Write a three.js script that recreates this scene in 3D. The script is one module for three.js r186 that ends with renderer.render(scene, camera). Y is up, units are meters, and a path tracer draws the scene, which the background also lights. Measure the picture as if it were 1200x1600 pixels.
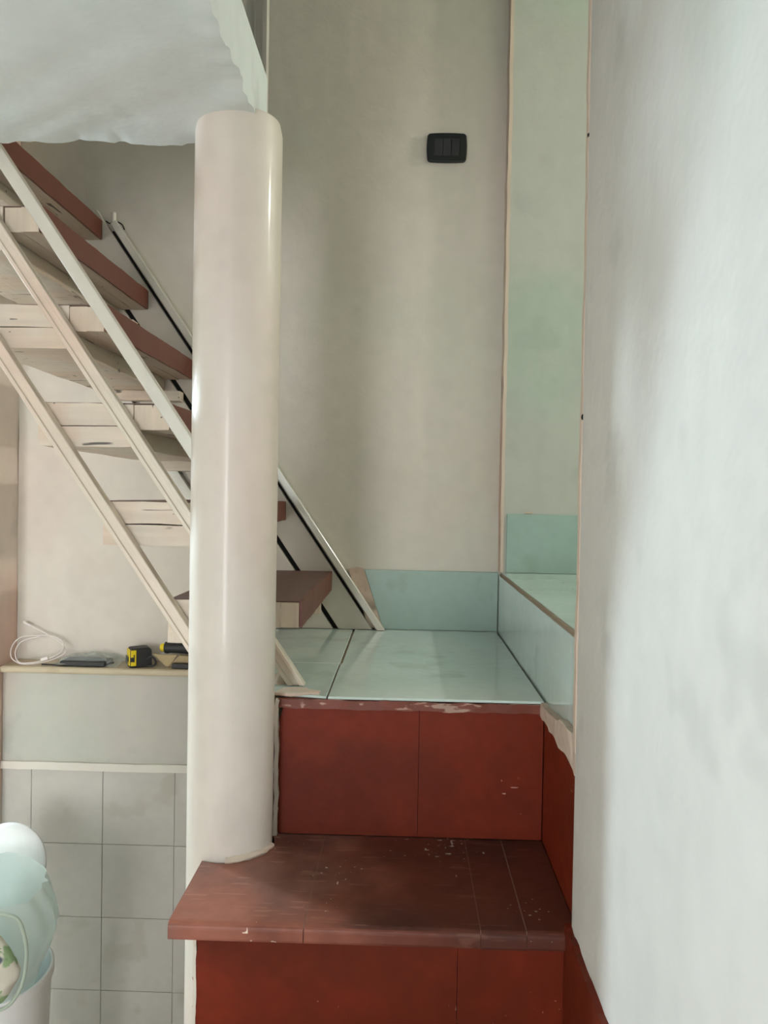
import * as THREE from 'three';
import { RoundedBoxGeometry } from 'three/addons/geometries/RoundedBoxGeometry.js';
import { RectAreaLightUniformsLib } from 'three/addons/lights/RectAreaLightUniformsLib.js';
import { mergeGeometries } from 'three/addons/utils/BufferGeometryUtils.js';

// ---------------------------------------------------------------- camera, renderer, lights
// Coordinates used below: X right, Y up from the floor, Z = distance in front of the camera (three's -z).
const EYE = 1.64;
const scene = new THREE.Scene();
scene.background = new THREE.Color(0x0b0c0d);
const camera = new THREE.PerspectiveCamera(65.55, 1200 / 1600, 0.02, 40);
camera.position.set(0, EYE, 0);
camera.rotation.order = 'YXZ';
camera.rotation.set(-0.0185, 0.025, 0.0173);
const renderer = new THREE.WebGLRenderer({ antialias: true });
renderer.toneMapping = THREE.LinearToneMapping;
renderer.toneMappingExposure = 1.06;
renderer.shadowMap.enabled = true;
RectAreaLightUniformsLib.init();
const LIGHT = { side: 300, sideColor: 0xdcf2ff, alcove: 3.8, alcoveColor: 0xfff8f0, rear: 17, rearColor: 0xf3f5fb };

// ---------------------------------------------------------------- seeded noise and textures
let seed = 7;
const rnd = () => { seed = (seed * 1664525 + 1013904223) >>> 0; return seed / 4294967296; };
function hash(x, y, s) { let h = (x * 374761393 + y * 668265263 + s * 974634777) | 0; h = Math.imul(h ^ (h >>> 13), 1274126177); return ((h ^ (h >>> 16)) >>> 0) / 4294967296; }
function vnoise(x, y, px, py, s) {                 // periodic value noise
  const xi = Math.floor(x), yi = Math.floor(y), fx = x - xi, fy = y - yi;
  const u = fx * fx * (3 - 2 * fx), v = fy * fy * (3 - 2 * fy), m = (a, p) => ((a % p) + p) % p;
  const a = hash(m(xi, px), m(yi, py), s), b = hash(m(xi + 1, px), m(yi, py), s), c = hash(m(xi, px), m(yi + 1, py), s), d = hash(m(xi + 1, px), m(yi + 1, py), s);
  return (a + (b - a) * u) * (1 - v) + (c + (d - c) * u) * v;
}
function fbm(x, y, px, py, s, oct = 4) { let t = 0, a = 0.5, n = 0; for (let i = 0; i < oct; i++) { t += a * vnoise(x, y, px, py, s + i * 17); n += a; a *= 0.5; x *= 2; y *= 2; px *= 2; py *= 2; } return t / n; }
const sm = (a, b, x) => { const t = Math.min(1, Math.max(0, (x - a) / (b - a))); return t * t * (3 - 2 * t); };
function tex(size, metres, fn, srgb = true) {     // fn(u, v) in 0..1 -> [r, g, b] 0..1 ; uv are in metres
  const d = new Uint8Array(size * size * 4);
  for (let y = 0; y < size; y++) for (let x = 0; x < size; x++) {
    const c = fn(x / size, y / size), i = (y * size + x) * 4;
    for (let k = 0; k < 3; k++) d[i + k] = Math.max(0, Math.min(255, c[k] * 255)); d[i + 3] = 255;
  }
  const t = new THREE.DataTexture(d, size, size); t.wrapS = t.wrapT = THREE.RepeatWrapping; t.magFilter = THREE.LinearFilter; t.minFilter = THREE.LinearMipmapLinearFilter; t.generateMipmaps = true;
  if (srgb) t.colorSpace = THREE.SRGBColorSpace; t.repeat.set(1 / metres, 1 / metres); t.needsUpdate = true; return t;
}
const g3 = v => [v, v, v];
const plasterMap = (s, pink, green, dirt) => tex(768, 1.7, (u, v) => {
  const a = fbm(u * 4, v * 3, 4, 3, s, 4), b = fbm(u * 5, v * 4, 5, 4, s + 50, 4), f = fbm(u * 60, v * 60, 60, 60, s + 90, 2);
  const st = fbm(u * 26, v * 5, 26, 5, s + 130, 3), sp = fbm(u * 14, v * 14, 14, 14, s + 170, 4);
  const p = pink * sm(0.48, 0.72, a), g = green * sm(0.5, 0.75, b), k = 1 - 0.03 * (f - 0.5) - 0.05 * (st - 0.5) - dirt * sm(0.66, 0.8, sp);
  return [0.96 * k * (1 - g), 0.955 * k * (1 - p * 0.8), 0.95 * k * (1 - p - g * 0.4)];
});
const plasterBump = tex(512, 0.8, (u, v) => g3(0.55 * fbm(u * 8, v * 8, 8, 8, 301, 4) + 0.3 * fbm(u * 40, v * 30, 40, 30, 302, 2) + 0.15 * vnoise(u * 120, v * 120, 120, 120, 303)), false);
const brushBump = tex(512, 0.5, (u, v) => g3(0.6 * fbm(u * 60, v * 4, 60, 4, 311, 3) + 0.4 * fbm(u * 6, v * 6, 6, 6, 312, 3)), false);
const redMap = (s, worn, faded = 0, scratch = 1, dull = false) => tex(1024, 0.9, (u, v) => {
  const a = fbm(u * 5, v * 5, 5, 5, s, 4), f = fbm(u * 50, v * 50, 50, 50, s + 5, 2), sc = fbm(u * 18, v * 150, 18, 150, s + 9, 2), w = sm(0.45, 0.75, a) * worn;
  let k = 0.96 + 0.1 * (f - 0.5);
  const fd = faded * (0.75 + 0.5 * (a - 0.5)); let c = [(0.50 + 0.2 * fd) * k, (0.205 + 0.26 * fd) * k, (0.125 + 0.27 * fd) * k];
  if (dull) {                                                     // trodden brown and dust; left side paler, lamplight painted into the colour
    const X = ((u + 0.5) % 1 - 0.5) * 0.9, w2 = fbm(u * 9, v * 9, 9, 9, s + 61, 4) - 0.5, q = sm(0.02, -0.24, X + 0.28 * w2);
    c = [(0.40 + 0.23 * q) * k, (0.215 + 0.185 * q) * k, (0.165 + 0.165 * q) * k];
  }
  c = [c[0] * (1 - 0.22 * w), c[1] * (1 - 0.12 * w), c[2] * (1 - 0.05 * w)];
  const scr = scratch * worn * sm(0.72, 0.8, sc) * sm(0.4, 0.6, a) * 0.35;
  const ch = vnoise(u * 150, v * 150, 150, 150, s + 31) * (0.82 + 0.28 * vnoise(u * 9, v * 9, 9, 9, s + 37)), chip = sm(0.962, 0.99, ch) * (0.25 + worn);
  return [c[0] + scr * 0.22 + chip * 0.35, c[1] + scr * 0.2 + chip * 0.5, c[2] + scr * 0.17 + chip * 0.5];
});
const woodMap = (s, along) => tex(768, 0.5, (a0, b0) => {
  const u = along ? b0 : a0, v = along ? a0 : b0;
  const gr = fbm(u * 4, v * 50, 4, 50, s, 3), bl = fbm(u * 5, v * 5, 5, 5, s + 3, 4), ck = fbm(u * 3, v * 34, 3, 34, s + 7, 3), cm = fbm(u * 9, v * 9, 9, 9, s + 11, 2), sp = vnoise(u * 40, v * 40, 40, 40, s + 19);
  const crack = sm(0.735, 0.79, ck) * sm(0.5, 0.62, cm), spot = sm(0.94, 0.985, sp);
  const k = (1 - 0.09 * (gr - 0.5)) * (1 - 0.55 * crack) * (1 - 0.5 * spot), pk = sm(0.45, 0.7, bl);
  return [0.91 * k, (0.885 - 0.03 * pk) * k, (0.845 - 0.045 * pk) * k];
});
const tileMap = s => tex(512, 0.7, (u, v) => { const a = fbm(u * 5, v * 5, 5, 5, s, 4), f = fbm(u * 40, v * 40, 40, 40, s + 3, 2), d = sm(0.6, 0.8, fbm(u * 9, v * 9, 9, 9, s + 8, 4)); const k = 0.95 + 0.06 * (a - 0.5) + 0.03 * (f - 0.5) - 0.05 * d; return [k, k + 0.008 * (0.5 - a), k - 0.02 * d]; });

const C = (r, g, b) => new THREE.Color().setRGB(r / 255, g / 255, b / 255, THREE.SRGBColorSpace);
const std = (color, o = {}) => new THREE.MeshPhysicalMaterial({ color, roughness: 0.7, ...o });
const M = {
  wall: std(C(222, 215, 203), { map: plasterMap(11, 0.045, 0.02, 0.0), bumpMap: plasterBump, bumpScale: 0.0012, roughness: 0.62 }),
  wallGreen: std(C(190, 194, 183), { map: plasterMap(23, 0.03, 0.05, 0.03), bumpMap: plasterBump, bumpScale: 0.001, roughness: 0.6 }),
  wallRight: std(C(218, 218, 213), { map: plasterMap(37, 0.04, 0.03, 0.045), bumpMap: plasterBump, bumpScale: 0.0016, roughness: 0.55 }),
  lowWall: std(C(198, 194, 184), { map: plasterMap(41, 0.09, 0.03, 0.05), bumpMap: plasterBump, bumpScale: 0.0012, roughness: 0.6 }),
  slab: std(C(227, 234, 233), { map: plasterMap(53, 0.02, 0.02, 0.05), bumpMap: plasterBump, bumpScale: 0.0012, roughness: 0.7 }),
  column: std(C(222, 216, 206), { map: plasterMap(61, 0.04, 0.02, 0.03), bumpMap: brushBump, bumpScale: 0.0006, roughness: 0.5, clearcoat: 0.22, clearcoatRoughness: 0.14 }),
  red: std(0xffffff, { map: redMap(71, 0.65, -0.18, 0), bumpMap: plasterBump, bumpScale: 0.0012, roughness: 0.5, specularIntensity: 0.35 }),
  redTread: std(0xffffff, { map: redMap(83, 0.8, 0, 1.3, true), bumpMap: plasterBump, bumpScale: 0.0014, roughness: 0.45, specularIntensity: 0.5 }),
  redDark: std(C(150, 96, 80), { map: plasterMap(87, 0.1, 0.0, 0.3), roughness: 0.6 }),
  wood: std(C(236, 229, 220), { map: woodMap(91, false), bumpMap: brushBump, bumpScale: 0.001, roughness: 0.55 }),
  woodZ: std(C(232, 222, 210), { map: woodMap(95, true), bumpMap: brushBump, bumpScale: 0.001, roughness: 0.6 }),
  woodPale: std(C(226, 222, 212), { map: woodMap(97, false), roughness: 0.5 }),
  brown: std(C(112, 60, 44), { map: tileMap(103), roughness: 0.5 }),
  brownTop: std(C(112, 86, 80), { map: woodMap(105, false), roughness: 0.6 }),
  bar: std(C(229, 216, 199), { map: plasterMap(111, 0.06, 0.02, 0.06), roughness: 0.38, clearcoat: 0.3, clearcoatRoughness: 0.2 }),
  barPale: std(C(222, 218, 206), { map: plasterMap(113, 0.03, 0.02, 0.05), roughness: 0.3, clearcoat: 0.5, clearcoatRoughness: 0.15 }),
  blue: std(C(212, 231, 223), { map: tileMap(121), roughness: 0.16, clearcoat: 0.5, clearcoatRoughness: 0.06 }),
  blueSkirt: std(C(163, 187, 176), { map: tileMap(123), roughness: 0.22 }),
  grout: std(C(150, 138, 118), { map: plasterMap(127, 0.1, 0, 0.2), roughness: 0.9 }),
  beigeTile: std(C(200, 196, 186), { map: tileMap(131), roughness: 0.3 }),
  groutPale: std(C(188, 183, 172), { roughness: 0.9 }),
  ledge: std(C(205, 190, 160), { map: tileMap(137), roughness: 0.45 }),
  wallPeach: std(C(238, 226, 214), { map: plasterMap(47, 0.1, 0.02, 0.04), bumpMap: plasterBump, bumpScale: 0.0012, roughness: 0.6 }),
  trim: std(C(224, 220, 208), { map: plasterMap(139, 0.03, 0.02, 0.08), roughness: 0.6 }),
  peach: std(C(216, 200, 182), { map: plasterMap(143, 0.1, 0, 0.1), roughness: 0.6 }),
  mortar: std(C(206, 192, 176), { map: plasterMap(149, 0.06, 0.04, 0.3), bumpMap: plasterBump, bumpScale: 0.01, roughness: 0.85 }),
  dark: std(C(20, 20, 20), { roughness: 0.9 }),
  blackGloss: std(C(30, 33, 33), { roughness: 0.28 }),
  blackMatte: std(C(36, 37, 38), { roughness: 0.55 }),
  yellow: std(C(232, 205, 30), { roughness: 0.4 }),
  steel: std(C(150, 150, 145), { metalness: 0.9, roughness: 0.35 }),
  whiteRubber: std(C(236, 228, 222), { roughness: 0.45 }),
  whitePlastic: std(C(246, 249, 248), { roughness: 0.35 }),
  clear: std(C(240, 246, 244), { transmission: 0.82, thickness: 0, roughness: 0.22, ior: 1.4, side: THREE.DoubleSide }),
  clearGreen: std(C(226, 236, 231), { transmission: 0.4, thickness: 0, roughness: 0.3, ior: 1.4, side: THREE.DoubleSide }),
  dust: std(C(132, 104, 90), { roughness: 0.95 }),
  tan: std(C(178, 158, 118), { roughness: 0.7 }),
  floor: std(C(205, 200, 190), { map: tileMap(151), roughness: 0.4 }),
};

// ---------------------------------------------------------------- building helpers
const V = (X, Y, Z) => new THREE.Vector3(X, Y + EYE, -Z);          // Y here is measured from eye height
const used = {};
function numbered(n) { used[n] = (used[n] ?? -1) + 1; return used[n] ? `${n}_${String(used[n]).padStart(3, '0')}` : n; }
function boxUV(g) {                                                 // uv in metres from the dominant axis of the normal
  g = g.index ? g.toNonIndexed() : g; const p = g.attributes.position, n = g.attributes.normal, uv = new Float32Array(p.count * 2);
  for (let i = 0; i < p.count; i += 3) {
    let ax = 0, ay = 0, az = 0; for (let k = 0; k < 3; k++) { ax += Math.abs(n.getX(i + k)); ay += Math.abs(n.getY(i + k)); az += Math.abs(n.getZ(i + k)); }
    for (let k = i; k < i + 3; k++) {
      const x = p.getX(k), y = p.getY(k), z = p.getZ(k);
      if (ax >= ay && ax >= az) { uv[2 * k] = z; uv[2 * k + 1] = y; } else if (ay >= az) { uv[2 * k] = x; uv[2 * k + 1] = z; } else { uv[2 * k] = x; uv[2 * k + 1] = y; }
    }
  }
  g.setAttribute('uv', new THREE.BufferAttribute(uv, 2)); return g;
}
const clean = g => { g = g.index ? g.toNonIndexed() : g; for (const k of Object.keys(g.attributes)) if (!['position', 'normal', 'uv'].includes(k)) g.deleteAttribute(k); g.clearGroups(); return g; };
const join = a => mergeGeometries(a.map(clean));
function mk(name, geo, mat, parent = scene, keepUV = false) {       // world-space geometry -> a mesh whose origin is its own middle
  if (Array.isArray(geo)) geo = join(geo);
  if (!keepUV) geo = boxUV(geo);
  geo.computeBoundingBox(); const c = geo.boundingBox.getCenter(new THREE.Vector3()); geo.translate(-c.x, -c.y, -c.z);
  const m = new THREE.Mesh(geo, mat); m.name = parent === scene ? numbered(name) : name; m.castShadow = m.receiveShadow = true;
  parent.updateWorldMatrix(true, false); m.position.copy(parent.worldToLocal(c)); parent.add(m);
  if (parent !== scene) { const k = parent.userData._n ??= {}; }
  return m;
}
function thing(name, label, category, base, group) {
  const o = new THREE.Group(); o.name = numbered(name); o.position.copy(base); o.userData = { label, category }; if (group) o.userData.group = group; scene.add(o); return o;
}
function tag(o, label, category, group) { o.userData = { label, category }; if (group) o.userData.group = group; return o; }
function struct(name, geo, mat) { const m = mk(name, geo, mat); m.userData = { kind: 'structure' }; return m; }
function box(x0, x1, y0, y1, z0, z1, sx = 1, sy = 1, sz = 1) { const g = new THREE.BoxGeometry(x1 - x0, y1 - y0, z1 - z0, sx, sy, sz); g.translate((x0 + x1) / 2, (y0 + y1) / 2 + EYE, -(z0 + z1) / 2); return g; }
function rbox(x0, x1, y0, y1, z0, z1, r = 0.002, s = 1) { const g = new RoundedBoxGeometry(x1 - x0, y1 - y0, z1 - z0, s, r); g.translate((x0 + x1) / 2, (y0 + y1) / 2 + EYE, -(z0 + z1) / 2); return g; }
function n3(x, y, z, s) { return fbm(x + z * 0.73 + 40, y + z * 0.51 + 40, 4096, 4096, s, 3) - 0.5; }
function wob(g, amp, freq, s = 1) {                                  // uneven, hand-made surfaces
  const p = g.attributes.position;
  for (let i = 0; i < p.count; i++) { const x = p.getX(i) * freq, y = p.getY(i) * freq, z = p.getZ(i) * freq; p.setXYZ(i, p.getX(i) + 2 * amp * n3(x, y, z, s), p.getY(i) + 2 * amp * n3(y, z, x, s + 9), p.getZ(i) + 2 * amp * n3(z, x, y, s + 19)); }
  g.computeVertexNormals(); return g;
}
function plan(pts, y0, y1, bevel = 0, seg = 2) {                     // outline in X,Z raised from y0 to y1
  const s = new THREE.Shape(pts.map(([x, z]) => new THREE.Vector2(x, z)));
  const g = new THREE.ExtrudeGeometry(s, { depth: y1 - y0 - 2 * bevel, bevelEnabled: bevel > 0, bevelThickness: bevel, bevelSize: bevel, bevelOffset: -bevel, bevelSegments: seg, curveSegments: 8 });
  g.rotateX(-Math.PI / 2); g.translate(0, y0 + bevel + EYE, 0); return g;      // (x, z) -> (x, ., -z)
}
function face(pts, z0, z1, bevel = 0) {                              // outline in X,Y with depth z0..z1
  const s = new THREE.Shape(pts.map(([x, y]) => new THREE.Vector2(x, y + EYE)));
  const g = new THREE.ExtrudeGeometry(s, { depth: z1 - z0 - 2 * bevel, bevelEnabled: bevel > 0, bevelThickness: bevel, bevelSize: bevel, bevelOffset: -bevel, bevelSegments: 2 });
  g.translate(0, 0, -z1 + bevel); return g;
}
function side(pts, x0, x1) {                                         // outline in Z,Y with thickness x0..x1
  const s = new THREE.Shape(pts.map(([z, y]) => new THREE.Vector2(z, y + EYE)));
  const g = new THREE.ExtrudeGeometry(s, { depth: x1 - x0, bevelEnabled: false }); g.rotateY(Math.PI / 2);           // (z, y, d) -> (d, y, -z)
  g.translate(x0, 0, 0); return g;
}
function tube(pts, r, seg = 60, rad = 8) { return new THREE.TubeGeometry(new THREE.CatmullRomCurve3(pts.map(p => V(...p))), seg, r, rad); }
function jag(a, b, n, amp, s) { const o = []; for (let i = 0; i <= n; i++) { const t = i / n; o.push([a[0] + (b[0] - a[0]) * t, a[1] + (b[1] - a[1]) * t + amp * 2 * (fbm(t * n * 0.55 + 3, s, 4096, 4096, s, 2) - 0.5)]); } return o; }

// ---------------------------------------------------------------- the room
const F = -1.64, LAND = -0.365, TREAD = -0.62, ZB = 2.2, CEIL = 1.95;
const COL = { x: -0.2996, z: 1.3981, r: 0.0753 };
struct('floor', box(-3.1, 0.37, F - 0.1, F, -2.1, 3.5), M.floor);
struct('ceiling', box(-3.2, 2.2, CEIL, CEIL + 0.1, -2.2, 3.6), M.slab);
struct('wall_back', wob(box(-1.08, 0.268, F, CEIL, ZB, ZB + 0.12, 40, 90, 1), 0.0022, 5, 3), M.wall);
struct('wall_back_right', wob(box(0.269, 2.1, -0.3, CEIL, ZB - 0.045, ZB + 0.12, 50, 60, 1), 0.002, 5, 4), M.wallGreen);
struct('wall_back_lower', wob(box(-1.079, -0.38, -0.752, -0.489, 2.12, ZB - 0.001, 40, 16, 1), 0.0016, 8, 5), M.lowWall);
struct('wall_left', wob(box(-1.2, -1.08, F, CEIL, 2.06, ZB + 0.12, 2, 60, 6), 0.003, 6, 6), M.wallPeach);
struct('wall_left_far', box(-1.2, -1.08, F, CEIL, ZB + 0.125, 3.5), M.wall);
struct('wall_left_near', box(-1.2, -1.08, F, 0.64, -2.1, 0.3), M.wall);
struct('wall_side_room', [box(-3.2, -3.1, F, CEIL, -2.1, 3.5), box(-3.1, -1.08, F, CEIL, 3.5, 3.6)], M.wall);
struct('wall_rear', box(-3.2, 0.37, F, CEIL, -2.2, -2.1), M.wall);
struct('wall_alcove', [box(0.37, 2.1, -0.4, CEIL, 0.9, 1.0), box(2.0, 2.1, -0.4, CEIL, 1.0, ZB - 0.045)], M.wallGreen);
// right wall: a thick plastered wall whose far end is a rounded arris
{
  const pts = [[0.37, -2.1], [0.37, 1.139], [0.262, 1.139]];
  for (let i = 0; i <= 4; i++) { const a = Math.PI / 2 * i / 4; pts.push([0.258 - 0.008 * Math.sin(a), 1.131 + 0.008 * Math.cos(a)]); }
  for (let i = 0; i <= 60; i++) pts.push([0.25 + 0.0035 * (fbm(i * 0.35 + 5, 1, 999, 9, 77, 3) - 0.5), 1.115 - i * 0.0535]);
  struct('wall_right', plan(pts, F, CEIL), M.wallRight);
}
// loft slab overhead with its ragged plaster arrises
{
  const x0 = -3.1, x1 = -0.2614, z0 = -2.1, z1 = 1.4506, y0 = 0.6395, y1 = 0.7549;
  const g = box(-1.4, x1, y0, y1, -0.4, z1, 110, 6, 220), p = g.attributes.position;
  for (let i = 0; i < p.count; i++) {
    const X = p.getX(i), Y = p.getY(i) - EYE, Z = -p.getZ(i), low = 1 - sm(0, 0.05, Y - y0), er = sm(0.06, 0, x1 - X), eb = sm(0.06, 0, z1 - Z);
    const j1 = fbm(Z * 40 + 50, 3, 9999, 99, 5, 3) - 0.5, j2 = fbm(X * 38 + 190, 7, 9999, 99, 8, 3) - 0.5;
    p.setX(i, X + low * er * 0.011 * j1); p.setY(i, p.getY(i) + low * (er * (0.009 * j1 - 0.002) + eb * 0.011 * j2) + 0.004 * n3(X * 3, 0, Z * 3, 14) * (1 - er));
    p.setZ(i, p.getZ(i) + low * eb * 0.01 * j2);
  }
  g.computeVertexNormals();
  struct('ceiling_loft', [g, box(x0, -1.4, y0, y1, z0, z1), box(-1.4, x1, y0, y1, z0, -0.4), box(x0, -1.2, y0, y1, z1, 3.5)], M.slab);
}
// round column
{
  const prof = [], H0 = F + EYE, H1 = 0.648 + EYE;
  for (let i = 0; i <= 120; i++) { const y = H0 + (H1 - H0) * i / 120; const top = sm(0.02, 0, H1 - y); prof.push(new THREE.Vector2(COL.r + 0.0012 * (fbm(y * 5, 2, 99, 9, 15, 3) - 0.5) - 0.004 * top, y)); }
  const g = new THREE.LatheGeometry(prof, 72), p = g.attributes.position;
  for (let i = 0; i < p.count; i++) { const x = p.getX(i), z = p.getZ(i), y = p.getY(i), a = Math.atan2(z, x), k = 1 + 0.012 * (fbm(Math.cos(a) * 1.5 + 6, Math.sin(a) * 1.5 + 6 + y * 2, 99, 99, 21, 2) - 0.5); p.setX(i, x * k); p.setZ(i, z * k); }
  g.computeVertexNormals();
  g.rotateY(Math.PI); const uv = g.attributes.uv; for (let i = 0; i < uv.count; i++) uv.setXY(i, uv.getX(i) * 2 * Math.PI * COL.r, p.getY(i));
  g.translate(COL.x, 0, -COL.z);
  const t = thing('column', 'round pinkish white painted column holding up the loft slab beside the red steps', 'column', V(COL.x, F, COL.z));
  mk('shaft', g, M.column, t, true);
  const ring = new THREE.TorusGeometry(COL.r + 0.001, 0.006, 8, 60, Math.PI * 0.42); ring.rotateX(-Math.PI / 2); ring.rotateY(-Math.PI * 0.46);
  ring.translate(COL.x, TREAD + EYE + 0.003, -COL.z); mk('plaster_fillet', wob(ring, 0.004, 60, 5), M.mortar, t);
}

// ---------------------------------------------------------------- masonry steps and landing
const notch = (x, zNear, zFar, r = COL.r + 0.003) => {               // arc of the column's footprint, from (x,...) side
  const o = []; const a0 = Math.asin((x - COL.x) / r); return o;
};
function arc(r, a0, a1, n = 14) { const o = []; for (let i = 0; i <= n; i++) { const a = a0 + (a1 - a0) * i / n; o.push([COL.x + r * Math.sin(a), COL.z - r * Math.cos(a)]); } return o; }   // a = 0 points to the camera
{
  const R = COL.r + 0.004, ZN = 1.131, ZR = 1.444, XR = 0.261;
  const t = thing('steps', 'flight of red painted tiled steps with a thick overhanging nosing below the pale blue landing', 'steps', V(-0.02, F, 1.0));
  const aL = Math.asin((-0.331 - COL.x) / R), aR = Math.acos((COL.z - ZR) / R), aB = Math.asin((-0.296 - COL.x) / R);
  mk('masonry', [plan([[-0.296, 1.168], [XR, 1.168], [XR, ZR + 0.02], ...arc(R, Math.acos((COL.z - ZR - 0.02) / R), aB)], F, TREAD - 0.028), box(-0.296, 0.247, F, -0.905, 0.85, 1.167), box(-0.296, 0.247, F, -1.16, 0.54, 0.849), box(-0.296, 0.247, F, -1.415, 0.23, 0.539)], M.redDark, t);
  const b = 0.006;
  const xs = [-0.331, -0.134, 0.121, 0.187, XR];
  const noseProfile = zb => { const q = [[zb, TREAD], [zb, TREAD - 0.027], [ZN + 0.005, TREAD - 0.027], [ZN + 0.0015, TREAD - 0.0255], [ZN, TREAD - 0.022]]; for (let k = 0; k <= 6; k++) { const a = Math.PI / 2 * k / 6; q.push([ZN + 0.01 * (1 - Math.cos(a)), TREAD - 0.01 + 0.01 * Math.sin(a)]); } return q; };
  for (let i = 0; i < 4; i++) {
    const x0 = xs[i] + (i ? 0.0006 : 0), x1 = xs[i + 1] - 0.0006;
    if (i) { const g = side(noseProfile(ZR - 0.002), x0, x1); if (i === 2) g.translate(0, -0.0008, 0); mk('tread_tile', g, M.redTread, t); }
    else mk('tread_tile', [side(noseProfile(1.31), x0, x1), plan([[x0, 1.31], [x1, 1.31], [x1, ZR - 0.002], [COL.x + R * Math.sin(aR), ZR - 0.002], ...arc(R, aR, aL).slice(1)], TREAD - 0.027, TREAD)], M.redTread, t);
  }
  for (const x of [-0.134, 0.121, 0.187]) mk('joint_filler', box(x - 0.0006, x + 0.0006, TREAD - 0.026, TREAD - 0.0003, ZN + 0.004, ZR - 0.004), M.dust, t);
  // lower riser: two big tiles, ragged plaster along the left arris
  const L = jag([-0.297, 0], [-0.297, 1], 26, 0.006, 31);
  const left = []; for (let i = 0; i <= 26; i++) left.push([-0.297 + (L[i][1] - i / 26), -0.87 + i / 26 * (0.222)]);
  mk('riser_tile', face([[0.09, -0.87], [0.09, -0.648], ...left.reverse()], 1.158, 1.168), M.red, t);
  mk('riser_tile', face([[0.0908, -0.87], [XR - 0.002, -0.87], [XR - 0.002, -0.648], [0.0908, -0.648]], 1.158, 1.168), M.red, t);
  mk('plaster_edge', wob(box(-0.3, -0.2955, -0.87, -0.65, 1.157, 1.172, 1, 40, 1), 0.002, 70, 3), M.trim, t);
  // upper riser
  const L2 = []; for (let i = 0; i <= 20; i++) L2.push([-0.224 + 0.004 * (fbm(i * 0.6, 1, 99, 9, 44, 2) - 0.5) + 0.01 * sm(17, 20, i), TREAD + 0.001 + i / 20 * (0.232)]);
  mk('riser_tile', face([[0.0345, TREAD + 0.001], [0.0345, -0.388], ...L2.reverse()], ZR - 0.001, ZR + 0.02), M.red, t);
  mk('riser_tile', face([[0.0352, TREAD + 0.001], [XR - 0.001, TREAD + 0.001], [XR - 0.001, -0.388], [0.0352, -0.388]], ZR - 0.0014, ZR + 0.02), M.red, t);
  mk('edge_strip', wob(box(-0.222, 0.258, -0.387, LAND - 0.0058, ZR - 0.008, ZR + 0.012, 90, 3, 2), 0.0024, 40, 6), std(0xffffff, { map: (() => tex(512, 0.5, (u, v) => {
    const a = fbm(u * 14, v * 40, 14, 40, 501, 4), c = sm(0.57, 0.66, a), k = 0.9 + 0.2 * fbm(u * 30, v * 30, 30, 30, 504, 2); return [0.45 * k + 0.22 * c, 0.22 * k + 0.33 * c, 0.15 * k + 0.33 * c]; }))(), roughness: 0.55 }), t);
  mk('plaster_edge', wob(box(-0.228, -0.221, TREAD, -0.372, ZR - 0.012, ZR + 0.002, 1, 50, 2), 0.003, 50, 8), M.trim, t);
  mk('side_panel', side([[1.141, TREAD + 0.001], [ZR - 0.003, TREAD + 0.001], [ZR - 0.003, -0.386], ...jag([ZR - 0.01, -0.386], [1.141, -0.388], 20, 0.003, 51)], XR + 0.0002, XR + 0.02), M.red, t);
  // steps further down, towards the camera
  for (let k = 0; k < 3; k++) {
    const y = -0.875 - 0.255 * k, z0 = 0.82 - 0.31 * k;
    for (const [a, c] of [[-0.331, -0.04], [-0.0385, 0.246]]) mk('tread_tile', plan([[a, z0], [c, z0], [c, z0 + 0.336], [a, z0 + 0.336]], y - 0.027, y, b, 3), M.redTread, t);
    for (const [a, c] of [[-0.297, 0.09], [0.0908, 0.246]]) mk('riser_tile', box(a, c, y - 0.254, y - 0.0275, z0 + 0.02, z0 + 0.03), M.red, t);
  }
}
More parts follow.
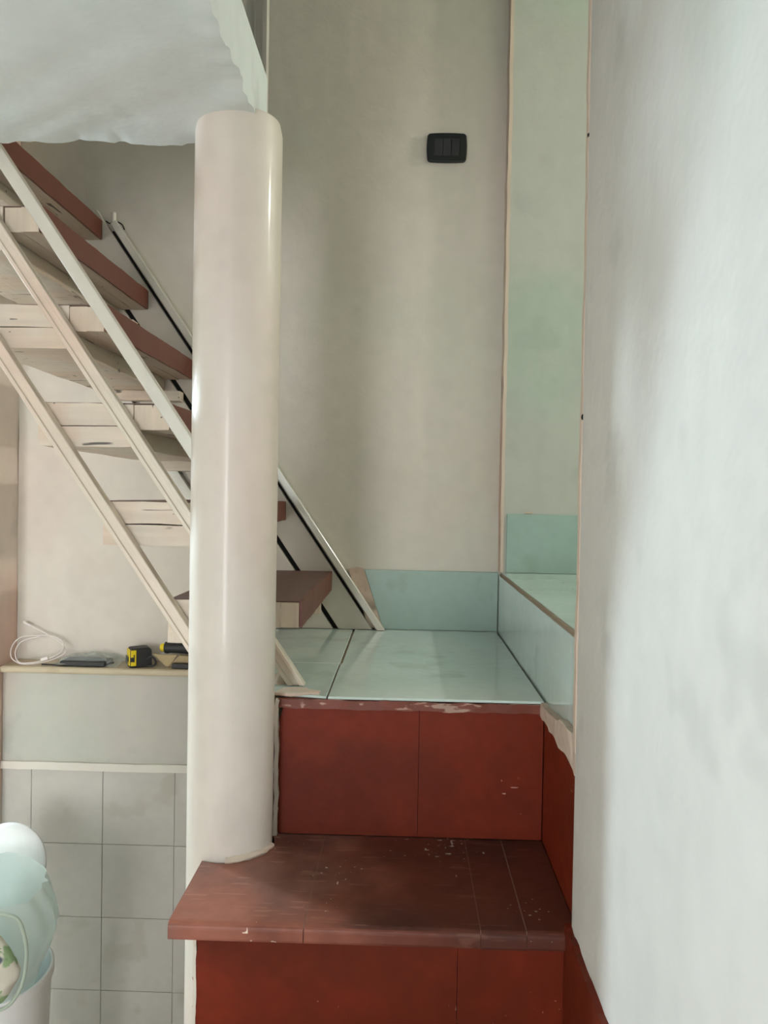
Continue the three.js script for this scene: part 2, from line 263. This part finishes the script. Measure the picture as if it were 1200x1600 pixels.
{
  const R = COL.r + 0.004, ZR = 1.455, a1 = Math.acos((COL.z - ZR) / R), aE = Math.PI * 1.24;
  const t = thing('landing', 'pale blue glossy tiled landing at the top of the red steps', 'landing', V(-0.05, F, 1.82));
  const edge = arc(R, a1, Math.PI + Math.asin((0.375 + COL.x) / R));
  mk('masonry', plan([[edge[0][0], 1.468], [0.262, 1.468], [0.262, ZB - 0.001], [-0.375, ZB - 0.001], [-0.375, edge[edge.length - 1][1] + 0.02], ...edge.slice(2, -1).reverse().map(([x, z]) => [x, Math.max(z, 1.4682)])], F, LAND - 0.005), M.grout, t);
  const TZ = [[1.444, 1.7325], [1.7345, 2.1885]], y0 = LAND - 0.005;
  TZ.forEach(([a, c], k) => {
    mk('tile', plan([[-0.1325 + 0.003 * k, a - 0.004], [0.2605, a - 0.004], [0.2605, c], [-0.1325 + 0.003 * k, c]], y0, LAND, 0.0012, 1), M.blue, t);
    const pts = k ? [[-0.375, a], [-0.1345, a], [-0.1345, c], [-0.375, c]] : [[edge[0][0] + 0.012, a + 0.016], [-0.1355, a - 0.002], [-0.1355, c], [-0.375, c], [-0.375, 1.49], ...arc(R + 0.002, Math.PI * 1.2, a1).slice(1, -1).filter(q => q[1] > 1.44)];
    mk('tile', plan(pts, y0, LAND - 0.0004, 0.0012, 1), M.blue, t);
  });
  const patch = [[-0.235, 1.447], [-0.2, 1.446], [-0.165, 1.449], [-0.15, 1.456], [-0.158, 1.466], [-0.148, 1.476], [-0.17, 1.481], [-0.178, 1.495], [-0.2, 1.5], [-0.222, 1.494], [-0.228, 1.475]];
  mk('mortar_patch', wob(plan(patch, LAND - 0.002, LAND + 0.003, 0.0015), 0.003, 40, 4), M.mortar, t);
  const l2 = new THREE.SphereGeometry(1, 20, 10); l2.scale(0.026, 0.02, 0.05); l2.translate(-0.232, LAND + EYE, -1.57); mk('mortar_patch', wob(l2, 0.008, 40, 7), M.mortar, t);
}
// raised step to the right of the landing
{
  const t = thing('side_step', 'raised pale blue tiled step along the right side of the landing', 'step', V(0.7, F, 1.7));
  mk('masonry', box(0.2735, 1.99, F, -0.207, 1.145, ZB - 0.046), M.grout, t);
  mk('face_tile', [box(0.2635, 0.273, LAND - 0.03, -0.2085, 1.2415, 2.189)], M.blue, t);
  mk('face_tile', [box(0.2635, 0.273, LAND - 0.0, -0.2085, 1.15, 1.24)], M.blue, t);
  for (const [a, c] of [[0.2665, 0.66], [0.662, 1.06], [1.062, 1.46], [1.462, 1.98]]) for (const [z0, z1] of [[1.146, 2.149]]) mk('tile', rbox(a, c, -0.2065, -0.198, z0, z1, 0.001), M.blue, t);
  mk('grout_line', wob(box(0.2625, 0.2705, -0.2085, -0.2005, 1.15, 2.15, 1, 1, 60), 0.0015, 40, 3), M.grout, t);
}
// plaster chamfer left above the red side panel
tag(mk('plaster_repair', wob(side([[1.142, -0.394], ...jag([1.16, -0.392], [1.45, -0.39], 14, 0.004, 71), [1.446, -0.378], ...jag([1.43, -0.366], [1.16, -0.338], 14, 0.005, 73), [1.142, -0.34]], 0.2525, 0.2632), 0.003, 45, 9), M.mortar), 'rough tan plaster patch above the red panel at the end of the right wall', 'plaster');
// baseboards
struct('baseboard_back', face([[-0.052, LAND + 0.0005], [0.262, LAND + 0.0005], [0.262, -0.2015], [-0.106, -0.2005]], 2.19, ZB, 0.0012), M.blueSkirt);
struct('baseboard_back_right', face([[0.278, -0.1975], [0.9, -0.1975], [0.9, -0.04], [0.278, -0.039]], ZB - 0.054, ZB - 0.045, 0.0012), M.blueSkirt);
{
  const top = jag([1.139, -0.606], [0.84, -0.613], 20, 0.004, 61);
  struct('baseboard_right', side([[-0.3, F], [1.139, F], ...top, [0.5, -0.9], [0.2, -1.15], [-0.3, -1.5]], 0.241, 0.252), M.red);
}
struct('trim_1', wob(box(0.2615, 0.2705, -0.197, CEIL, ZB - 0.049, ZB - 0.002, 1, 120, 1), 0.002, 20, 12), M.peach);
{
  const t = struct('trim_2', wob(box(0.2485, 0.256, -0.36, CEIL, 1.13, 1.143, 1, 160, 1), 0.0022, 14, 15), M.peach);
  for (const y of [0.512, 0.118]) { const s = new THREE.SphereGeometry(0.003, 8, 6); s.scale(1, 1.6, 1); s.translate(0.2505, y + EYE, -1.131); mk('nail', s, M.dark, t); }
}
struct('trim_3', wob(box(-1.079, -0.38, -0.752, -0.731, 2.112, 2.13, 60, 2, 1), 0.0016, 20, 16), M.trim);
// ledge board and wall tiles below it
tag(mk('ledge', [rbox(-1.079, -0.378, -0.489, -0.47, 2.098, ZB - 0.001, 0.008, 3)], M.ledge), 'narrow tan wooden ledge on the low wall left of the column', 'ledge');
{
  const w = struct('wall_back_tiled', box(-1.079, -0.38, F, -0.752, 2.124, ZB - 0.001), M.groutPale);
  for (let r = 0; r < 5; r++) for (let c = 0; c < 4; c++) {
    const xr = -0.41 - c * 0.196, y1 = -0.7535 - r * 0.2005;
    mk('tile', rbox(Math.max(-1.078, xr - 0.195), xr, Math.max(F + 0.001, y1 - 0.1994), y1, 2.119 + 0.0008 * rnd(), 2.126, 0.0008), M.beigeTile, w);
  }
  mk('tile', box(-0.409, -0.381, F, -0.754, 2.12, 2.126), M.beigeTile, w);
}

// ---------------------------------------------------------------- the wooden stair
{
  const slope = 0.1904 / 0.1295, noseX = i => -0.195 - 0.1295 * (6 - i), topY = i => -0.207 + 0.1904 * (6 - i);
  const noseAt = y => -0.195 - (y + 0.207) / slope;
  const t = thing('staircase', 'steep open wooden stair with red edged treads and pale slanting bars behind the column', 'staircase', V(-0.35, LAND, 1.87));
  const dir = new THREE.Vector3(-0.1295, 0.1904, 0).normalize(), perp = new THREE.Vector3(0.1904, 0.1295, 0).normalize();
  function bar(o0, o1, yA, yB, z0, z1, grooved) {                    // sloping bar between horizontal offsets o0..o1 from the nosing line
    const w = (o1 - o0) * perp.x, d = z1 - z0, e = 0.0015;
    const s = new THREE.Shape();
    if (grooved) { const l = w * 0.26, k = 0.004; [[0, 0], [w, 0], [w, d - e], [w - e, d], [w - l, d], [w - l - e, d - k], [l + e, d - k], [l, d], [e, d], [0, d - e]].forEach(([a, b], i) => i ? s.lineTo(a, b) : s.moveTo(a, b)); }
    else [[0, 0], [w, 0], [w, d - e], [w - e, d], [e, d], [0, d - e]].forEach(([a, b], i) => i ? s.lineTo(a, b) : s.moveTo(a, b));
    const g = new THREE.ExtrudeGeometry(s, { depth: (yB - yA) / dir.y, bevelEnabled: false });
    const start = V(noseAt(yA) + o0, yA, z1);                        // local: x across, y towards the camera, z along the bar
    const m = new THREE.Matrix4().makeBasis(perp, new THREE.Vector3(0, 0, 1), dir); m.setPosition(start); g.applyMatrix4(m);
    // cut the lower end level with what it stands on
    const p = g.attributes.position; for (let i = 0; i < p.count; i++) { const y = p.getY(i) - EYE; if (y < yA + (o1 - o0) * 0.9 && (p.getX(i) - noseAt(y) - (o0 + o1) / 2) > -1) { const q = new THREE.Vector3(p.getX(i), p.getY(i), 0).sub(new THREE.Vector3(start.x, start.y, 0)); if (Math.abs(q.dot(dir)) < 1e-4) { const up = (yA - y) / dir.y; p.setX(i, p.getX(i) + dir.x * up); p.setY(i, yA + EYE); } } }
    g.computeVertexNormals(); return g;
  }
  mk('handrail_bar', wob(bar(-0.029, 0, -0.09, 0.74, 1.512, 1.538, false), 0.0008, 12, 2), M.barPale, t);
  mk('stringer_bar', bar(-0.13, -0.097, LAND + 0.001, 0.74, 1.514, 1.539, true), M.bar, t);
  mk('stringer_bar', bar(-0.282, -0.249, LAND + 0.001, 0.63, 1.514, 1.539, true), M.bar, t);
  mk('wall_batten', wob(bar(0.02, 0.042, LAND + 0.001, 0.735, 2.165, 2.199, false), 0.0016, 16, 4), M.barPale, t);
  mk('wall_board', wob(bar(-0.086, 0.006, LAND + 0.001, 0.735, 2.182, 2.199, false), 0.0012, 9, 5), M.wall, t);
  mk('wall_board', wob(bar(-0.23, -0.102, LAND + 0.001, 0.735, 2.182, 2.199, false), 0.0012, 9, 6), M.wall, t);
  mk('gap_shade_strip', bar(-0.1015, -0.0865, LAND + 0.001, 0.735, 2.194, 2.1995, false), M.dark, t);  // black strip stands in for shade in the recess between wall boards
  mk('gap_shade_strip', bar(0.0065, 0.0125, LAND + 0.001, 0.72, 2.19, 2.1995, false), M.dark, t);  // same drawn-in shade, beside the upper batten
  mk('wall_batten', wob(bar(-0.285, -0.245, LAND + 0.001, 0.6, 2.17, 2.199, false), 0.0015, 12, 7), M.barPale, t);
  for (let i = 1; i <= 6; i++) {
    const x1 = noseX(i), y1 = topY(i), xs = x1 - 0.077, x0 = x1 - 0.26, zn = 1.5405, zf = 2.18;
    const r = k => 0.002 * (hash(i, k, 9) - 0.5);
    const tr = mk('tread', wob(box(x0, xs - 0.001, y1 - 0.044, y1 - 0.0008, zn + r(2), zf, 10, 3, 24), 0.0022, 14, 20 + i), M.wood, t);
    mk('lower_board', wob(box(x0 - 0.003, xs - 0.004, y1 - 0.085, y1 - 0.0455, zn + r(3), zf, 10, 3, 24), 0.002, 14, 30 + i), M.wood, tr);
    mk('front_board', wob(box(xs + 0.0005, xs + 0.034, y1 - 0.05, y1 - 0.002, zn + 0.004 + r(4), zf, 3, 3, 24), 0.002, 16, 40 + i), M.woodZ, tr);
    mk('front_board', wob(box(xs + 0.0355, x1 - 0.006, y1 - 0.05, y1 - 0.002, zn + r(5), zf, 3, 3, 24), 0.002, 16, 50 + i), M.woodZ, tr);
    mk('red_nosing', wob(box(x1 - 0.0055, x1, y1 - 0.05, y1 + 0.001, zn, zf, 1, 3, 40), 0.0016, 18, 60 + i), M.brown, tr);
    mk('red_top', wob(box(x0, x1 - 0.0058, y1 - 0.0009, y1 + 0.0012, zn + 0.004, zf, 12, 1, 24), 0.0004, 14, 70 + i), M.brownTop, tr);
    mk('wall_cleat', wob(box(x0 + 0.02, x1 - 0.028, y1 - 0.112, y1 - 0.086, 2.14, 2.181, 10, 2, 2), 0.002, 20, 80 + i), M.wood, tr);
  }
  mk('plaster_patch', wob(face([[-0.09, -0.36], [-0.054, -0.36], [-0.108, -0.199], [-0.125, -0.195], [-0.15, -0.2]], 2.186, 2.199), 0.003, 40, 8), M.mortar, t);
}

// ---------------------------------------------------------------- fittings
// switch plate with three keys
{
  const cx = 0.0995, cy = 0.957, w = 0.107, h = 0.077, z = ZB;
  const t = thing('switch_plate', 'black rounded light switch plate with three keys high on the back wall', 'switch', V(cx, cy, z));
  const rr = (w, h, r, bulge) => { const s = new THREE.Shape(), a = w / 2, b = h / 2; s.moveTo(-a + r, -b); s.quadraticCurveTo(0, -b - bulge, a - r, -b); s.quadraticCurveTo(a, -b, a, -b + r); s.quadraticCurveTo(a + bulge, 0, a, b - r); s.quadraticCurveTo(a, b, a - r, b); s.quadraticCurveTo(0, b + bulge, -a + r, b); s.quadraticCurveTo(-a, b, -a, b - r); s.quadraticCurveTo(-a - bulge, 0, -a, -b + r); s.quadraticCurveTo(-a, -b, -a + r, -b); return s; };
  const fr = rr(w - 0.006, h - 0.006, 0.008, 0.003); const hole = new THREE.Path(); hole.moveTo(-0.036, -0.0235); hole.lineTo(-0.036, 0.0235); hole.lineTo(0.036, 0.0235); hole.lineTo(0.036, -0.0235); hole.closePath(); fr.holes.push(hole);
  const g = new THREE.ExtrudeGeometry(fr, { depth: 0.004, bevelEnabled: true, bevelThickness: 0.004, bevelSize: 0.003, bevelSegments: 4, curveSegments: 12 }); g.translate(cx, cy + EYE, -z + 0.003);
  mk('frame', g, M.blackGloss, t);
  mk('backing', box(cx - 0.035, cx + 0.035, cy - 0.023, cy + 0.023, z - 0.006, z - 0.001), M.blackMatte, t);
  for (let k = -1; k <= 1; k++) { const q = new RoundedBoxGeometry(0.0218, 0.044, 0.006, 2, 0.0015); q.rotateX(0.06); q.translate(cx + k * 0.0232, cy + EYE, -z + 0.0085); mk('key', q, M.blackMatte, t); }
}
// post above the slab edge
{
  const t = thing('metal_post', 'beige ribbed metal post fixed to the loft edge above the column', 'post', V(-0.284, 0.66, 1.468));
  mk('channel', box(-0.3035, -0.2645, 0.66, CEIL - 0.001, 1.458, 1.478), M.barPale, t);
  mk('rib', box(-0.2885, -0.2855, 0.66, CEIL - 0.001, 1.4535, 1.458), M.barPale, t);
  mk('rib', box(-0.2725, -0.2645, 0.66, CEIL - 0.001, 1.4525, 1.458), M.barPale, t);
}
// wires and stub of conduit at the head of the wall batten
{
  const t = thing('conduit_stub', 'short white conduit stub with a bent black wire where the stair meets the back wall', 'conduit', V(-0.815, 0.735, 2.19));
  const c = new THREE.CylinderGeometry(0.007, 0.007, 0.03, 14); c.translate(-0.815, 0.757 + EYE, -2.19); mk('pipe', c, M.trim, t);
  mk('wire', tube([[-0.835, 0.748, 2.188], [-0.822, 0.74, 2.182], [-0.806, 0.745, 2.18], [-0.79, 0.738, 2.185], [-0.784, 0.725, 2.188]], 0.0018, 30), M.dark, t);
}
{ const g = wob(new THREE.IcosahedronGeometry(0.01, 2), 0.004, 120, 3); g.scale(1.3, 0.35, 0.5); g.translate(0.335, -0.035 + EYE, -2.147); tag(mk('debris_flake', g, M.mortar), 'small dark flake lying on top of the upper blue baseboard tile', 'debris'); }

// ---------------------------------------------------------------- things on the ledge
const LY = -0.47;
{
  const t = thing('charging_cable', 'thin white cable loosely coiled at the left end of the tan ledge', 'cable', V(-1.0, LY, 2.14));
  const P = (px, py, z) => [px, py, z];
  mk('cord', tube([P(-1.035, -0.372, 2.18), P(-0.99, -0.394, 2.178), P(-0.945, -0.416, 2.172), P(-0.925, -0.44, 2.16), P(-0.945, -0.456, 2.145), P(-0.99, -0.4665, 2.125), P(-1.03, -0.4675, 2.12), P(-1.058, -0.452, 2.125), P(-1.064, -0.425, 2.14), P(-1.05, -0.404, 2.155), P(-1.01, -0.398, 2.165), P(-0.965, -0.4, 2.17), P(-0.935, -0.416, 2.165), P(-0.93, -0.436, 2.15), P(-0.96, -0.455, 2.13), P(-1.0, -0.463, 2.115), P(-1.035, -0.462, 2.118), P(-1.05, -0.44, 2.13), P(-1.045, -0.415, 2.15), P(-1.0, -0.401, 2.168)], 0.0015, 220), M.whiteRubber, t);
  const c = new THREE.CapsuleGeometry(0.0035, 0.016, 4, 10); c.rotateZ(1.07); c.translate(-1.043, -0.3685 + EYE, -2.181); mk('plug', c, M.whiteRubber, t);
  const d = new RoundedBoxGeometry(0.022, 0.009, 0.01, 2, 0.003); d.rotateZ(0.25); d.translate(-0.968, -0.4545 + EYE, -2.128); mk('connector', d, M.whiteRubber, t);
}
{
  const t = thing('plastic_pouch', 'crumpled clear plastic pouch holding a flat dark case, left of the tape measure', 'pouch', V(-0.86, LY, 2.15));
  const g = new THREE.PlaneGeometry(0.175, 0.085, 40, 20); g.rotateX(-Math.PI / 2); const p = g.attributes.position;
  for (let i = 0; i < p.count; i++) { const x = p.getX(i), z = p.getZ(i), e = Math.max(sm(0.05, 0.0875, Math.abs(x)), sm(0.025, 0.0425, Math.abs(z))); p.setY(i, (1 - e) * 0.022 + 0.003 + 0.016 * Math.max(-0.25, fbm(x * 45 + 20, z * 45 + 20, 999, 999, 88, 3) - 0.45)); }
  g.computeVertexNormals(); g.translate(-0.852, LY + EYE, -2.152); mk('film', g, M.clear, t);
  mk('case', rbox(-0.918, -0.795, LY + 0.002, LY + 0.015, 2.106, 2.17, 0.003, 2), M.blackMatte, t);
}
{
  const t = thing('keyring', 'small dark keys and wire loop at the ledge edge in front of the clear pouch', 'keys', V(-0.9, LY, 2.11));
  const r = new THREE.TorusGeometry(0.017, 0.0016, 8, 36); r.rotateX(Math.PI / 2 - 0.2); r.translate(-0.915, LY + 0.0052 + EYE, -2.117); mk('ring', r, M.steel, t);
  mk('wire', tube([[-0.97, LY + 0.003, 2.116], [-0.945, LY + 0.004, 2.11], [-0.9, LY + 0.0035, 2.112], [-0.872, LY + 0.005, 2.108], [-0.84, LY + 0.003, 2.112], [-0.8, LY + 0.004, 2.113], [-0.775, LY + 0.012, 2.12]], 0.0022, 60), M.blackMatte, t);
  for (const [x, a] of [[-0.885, 0.2], [-0.868, -0.35]]) { const k = new RoundedBoxGeometry(0.03, 0.003, 0.01, 1, 0.001); k.rotateY(a); k.translate(x, LY + 0.0075 + EYE, -2.116); mk('key', k, x < -0.88 ? M.blackMatte : M.steel, t); }
}
{
  const t = thing('tape_measure', 'yellow and black tape measure standing on the tan ledge', 'tape measure', V(-0.72, LY, 2.13));
  const s = new THREE.Shape(), a = 0.026, b = 0.024; s.moveTo(-a, -b); s.lineTo(a - 0.006, -b); s.quadraticCurveTo(a, -b, a, -b + 0.006); s.lineTo(a, b - 0.012); s.quadraticCurveTo(a, b, a - 0.012, b); s.lineTo(-a + 0.004, b - 0.001); s.quadraticCurveTo(-a, b - 0.002, -a, b - 0.006); s.closePath();
  const g = new THREE.ExtrudeGeometry(s, { depth: 0.036, bevelEnabled: true, bevelThickness: 0.003, bevelSize: 0.0025, bevelSegments: 3 }); g.translate(0, 0, -0.018); g.rotateY(0.5); const o = V(-0.71, LY + 0.027, 2.135); g.translate(o.x, o.y, o.z); mk('case', g, M.blackMatte, t);
  const put = (q, x, y, z) => { q.translate(x, y, z); q.rotateY(0.5); q.translate(o.x, o.y, o.z); return q; };
  // yellow face plate on the narrow front end, with the black mouth cut into it
  mk('yellow_face', put(new RoundedBoxGeometry(0.004, 0.043, 0.036, 2, 0.0015), -0.029, 0.0005, 0), M.yellow, t);
  mk('yellow_band', put(new RoundedBoxGeometry(0.014, 0.042, 0.003, 2, 0.001), -0.02, 0, 0.0215), M.yellow, t);
  mk('mouth', [put(new THREE.BoxGeometry(0.003, 0.012, 0.026), -0.0312, -0.004, 0), put(new THREE.BoxGeometry(0.008, 0.012, 0.002), -0.0235, -0.004, 0.0229), put(new THREE.BoxGeometry(0.0025, 0.02, 0.002), -0.0188, -0.001, 0.0229)], M.blackMatte, t);
  mk('tape_hook', put(new THREE.BoxGeometry(0.002, 0.022, 0.016), -0.0345, -0.006, 0), M.steel, t);
  mk('wrist_loop', tube([[-0.686, LY + 0.022, 2.118], [-0.672, LY + 0.03, 2.118], [-0.662, LY + 0.018, 2.12], [-0.666, LY + 0.006, 2.122], [-0.684, LY + 0.006, 2.118]], 0.0028, 40), M.blackMatte, t);
}
{
  const t = thing('folded_packet', 'folded tan paper packet lying beside the column under the screwdriver', 'packet', V(-0.62, LY, 2.14));
  const s = face([[-0.672, LY + 0.036], [-0.636, LY + 0.002], [-0.628, LY + 0.002], [-0.606, LY + 0.034], [-0.64, LY + 0.0335]], 2.128, 2.131); mk('flap', s, M.tan, t);
  mk('fold', face([[-0.632, LY + 0.001], [-0.57, LY + 0.001], [-0.565, LY + 0.03], [-0.602, LY + 0.032]], 2.132, 2.15, 0.002), M.tan, t);
  mk('strip', rbox(-0.615, -0.56, LY + 0.001, LY + 0.014, 2.108, 2.127, 0.002), M.blackMatte, t);
}
{
  const t = thing('screwdriver', 'black screwdriver handle with a yellow end resting on the folded packet', 'screwdriver', V(-0.6, LY + 0.036, 2.145));
  const lathe = pr => { const g = new THREE.LatheGeometry(pr.map(([a, b]) => new THREE.Vector2(a, b)), 20); g.rotateZ(-Math.PI / 2); g.translate(-0.658, LY + 0.05 + EYE, -2.148); return g; };
  mk('yellow_end', lathe([[0, 0], [0.008, 0.0005], [0.011, 0.004], [0.0115, 0.011], [0.012, 0.012]]), M.yellow, t);
  mk('grip', lathe([[0.012, 0.012], [0.0155, 0.014], [0.0165, 0.022], [0.0145, 0.03], [0.015, 0.05], [0.0165, 0.075], [0.013, 0.09], [0.009, 0.1], [0.006, 0.103], [0, 0.103]]), M.blackMatte, t);
  const sh = new THREE.CylinderGeometry(0.003, 0.003, 0.075, 10); sh.rotateZ(Math.PI / 2); sh.translate(-0.5185, LY + 0.05 + EYE, -2.148); mk('shank', sh, M.steel, t);
}

// ---------------------------------------------------------------- bin at lower left
{
  const cx = -0.888, cz = 1.66, top = -1.03;
  const t = thing('waste_bin', 'white plastic bin with a raised round white lid at the lower left, holding the bag', 'bin', V(cx, F, cz));
  const lathe = (a, n = 56) => new THREE.LatheGeometry(a.map(([x, y]) => new THREE.Vector2(x, y)), n);
  const body = lathe([[0, F], [0.115, F], [0.12, F + 0.01], [0.142, top - 0.02], [0.147, top - 0.018], [0.147, top], [0.143, top + 0.003], [0.139, top], [0.114, F + 0.02], [0, F + 0.015]].map(([a, b]) => [a, b + EYE])); body.translate(cx, 0, -cz);
  mk('body', body, M.whitePlastic, t);
  const lid = lathe([[0, 0.014], [0.05, 0.013], [0.078, 0.008], [0.09, 0], [0.092, -0.004], [0.089, -0.006], [0.07, 0.0], [0, 0.006]]);
  lid.scale(1.07, 1.07, 1.07); lid.rotateX(1.2); lid.translate(-0.928, -0.888 + EYE, -1.838); mk('lid', lid, M.whitePlastic, t);
  mk('lid_arm', rbox(-0.945, -0.9, -1.06, -0.93, 1.808, 1.826, 0.004, 2), M.whitePlastic, t);
}
{
  // bag standing in the bin and bulging over its rim
  const cx = -0.888, cz = 1.63, N = 84, H = 36, pos = [], idx = [], top = -0.826, foot = -1.26, W = [0.15, 0.168, 0.174, 0.16, 0.138, 0.122, 0.108, 0.1, 0.09, 0.07, 0.045];
  const t = thing('plastic_bag', 'pale translucent greenish plastic bag bulging out of the top of the white bin', 'bag', V(cx, foot, cz));
  for (let j = 0; j <= H; j++) for (let i = 0; i <= N; i++) {
    const a = i / N * Math.PI * 2, v = j / H, q = Math.min(9.999, v * 10), prof = W[Math.floor(q)] + (W[Math.floor(q) + 1] - W[Math.floor(q)]) * (q % 1);
    const f = 1 + 0.12 * (fbm(Math.cos(a) * 2.2 + 8, Math.sin(a) * 2.2 + 8 + v * 1.6, 999, 999, 91, 3) - 0.5) + 0.022 * Math.sin(a * 13 + v * 4 + 2 * Math.sin(a * 3 + v * 6));
    const y = top + (foot - top) * v + 0.02 * (fbm(Math.cos(a) * 2 + 5, Math.sin(a) * 2 + 5 + v, 999, 999, 95, 2) - 0.5);
    pos.push(cx + prof * f * Math.cos(a), y + EYE, -cz + prof * f * 0.86 * Math.sin(a));
  }
  for (let j = 0; j < H; j++) for (let i = 0; i < N; i++) { const a = j * (N + 1) + i, b = a + 1, c = a + N + 1, d = c + 1; idx.push(a, c, b, b, c, d); }
  const bg = new THREE.BufferGeometry(); bg.setAttribute('position', new THREE.Float32BufferAttribute(pos, 3)); bg.setIndex(idx); bg.computeVertexNormals();
  mk('film', bg, M.clearGreen, t);
  const band = tube([[-0.69, -0.695, 1.288], [-0.655, -0.698, 1.284], [-0.626, -0.706, 1.284], [-0.612, -0.748, 1.286], [-0.613, -0.79, 1.288], [-0.622, -0.825, 1.29], [-0.645, -0.858, 1.292], [-0.68, -0.872, 1.294]].map(p => p.map(q => q * 1.137)), 0.0035, 70, 10);
  mk('handle', band, std(C(172, 186, 170), { roughness: 0.35 }), t);
  const cl = new THREE.SphereGeometry(1, 48, 32); cl.scale(0.073, 0.088, 0.034); cl.translate(-0.785, -0.892 + EYE, -1.466);
  const clothMap = tex(256, 0.22, (u, v) => { const a = fbm(u * 5, v * 5, 5, 5, 601, 3), d = sm(0.58, 0.64, a), b = sm(0.56, 0.62, fbm(u * 6, v * 6, 6, 6, 607, 3)); return [0.86 - 0.5 * d - 0.28 * b, 0.85 - 0.46 * d - 0.16 * b, 0.79 - 0.36 * d - 0.28 * b]; });
  tag(mk('patterned_cloth', wob(cl, 0.02, 16, 5), std(0xffffff, { map: clothMap, roughness: 0.85 })), 'pale cloth with dark and green printed patches spilling from the front of the bag', 'cloth');
}

// ---------------------------------------------------------------- lamps
// wall lamp in the room on the left
{
  const t = thing('wall_lamp', 'cool white rectangular wall lamp in the side room on the left', 'lamp', V(-3.1, 0.3, 3.1));
  mk('housing', rbox(-3.1, -3.065, 0.22, 0.82, 2.92, 3.28, 0.006, 2), M.whitePlastic, t);
  mk('diffuser', box(-3.066, -3.06, 0.25, 0.79, 2.95, 3.25), new THREE.MeshStandardMaterial({ color: 0xffffff, emissive: LIGHT.sideColor, emissiveIntensity: 3 }), t);
  const l = new THREE.RectAreaLight(LIGHT.sideColor, LIGHT.side, 0.3, 0.54); l.position.copy(V(-3.055, 0.52, 3.1)); l.lookAt(V(0, 0.52, 3.1)); scene.add(l);
}
// bulb on the alcove wall
{
  const t = thing('bulb_lamp', 'bare round bulb on the alcove wall to the right of the landing', 'lamp', V(2.0, 1.3, 1.75));
  const b = new THREE.CylinderGeometry(0.05, 0.05, 0.03, 24); b.rotateZ(Math.PI / 2); b.translate(1.985, 1.3 + EYE, -1.75); mk('base', b, M.whitePlastic, t);
  const s = new THREE.SphereGeometry(0.04, 24, 16); s.translate(1.93, 1.3 + EYE, -1.75); mk('bulb', s, new THREE.MeshStandardMaterial({ color: 0xffffff, emissive: LIGHT.alcoveColor, emissiveIntensity: 4 }), t);
  const l = new THREE.PointLight(LIGHT.alcoveColor, LIGHT.alcove, 0, 2); l.position.copy(V(1.93, 1.3, 1.75)); l.castShadow = true; l.shadow.radius = 2; scene.add(l);
}
// added fill light, window-shaped, in the unseen rear wall behind the camera
{
  const x0 = -2.0, x1 = -0.6, y0 = -0.9, y1 = 0.5, z = -2.1;
  const w = struct('added_fill_window_1', [rbox(x0 - 0.06, x1 + 0.06, y0 - 0.06, y0, z, z + 0.05, 0.004), rbox(x0 - 0.06, x1 + 0.06, y1, y1 + 0.06, z, z + 0.05, 0.004), rbox(x0 - 0.06, x0, y0, y1, z, z + 0.05, 0.004), rbox(x1, x1 + 0.06, y0, y1, z, z + 0.05, 0.004), rbox((x0 + x1) / 2 - 0.02, (x0 + x1) / 2 + 0.02, y0, y1, z, z + 0.03, 0.004)], M.whitePlastic);
  mk('fill_glow_pane', box(x0, x1, y0, y1, z + 0.002, z + 0.01), new THREE.MeshStandardMaterial({ color: 0xffffff, emissive: LIGHT.rearColor, emissiveIntensity: 2 }), w);
  const l = new THREE.RectAreaLight(LIGHT.rearColor, LIGHT.rear, x1 - x0, y1 - y0); l.position.copy(V((x0 + x1) / 2, (y0 + y1) / 2, z + 0.055)); l.lookAt(V((x0 + x1) / 2, (y0 + y1) / 2, 5)); scene.add(l);
}

renderer.render(scene, camera);
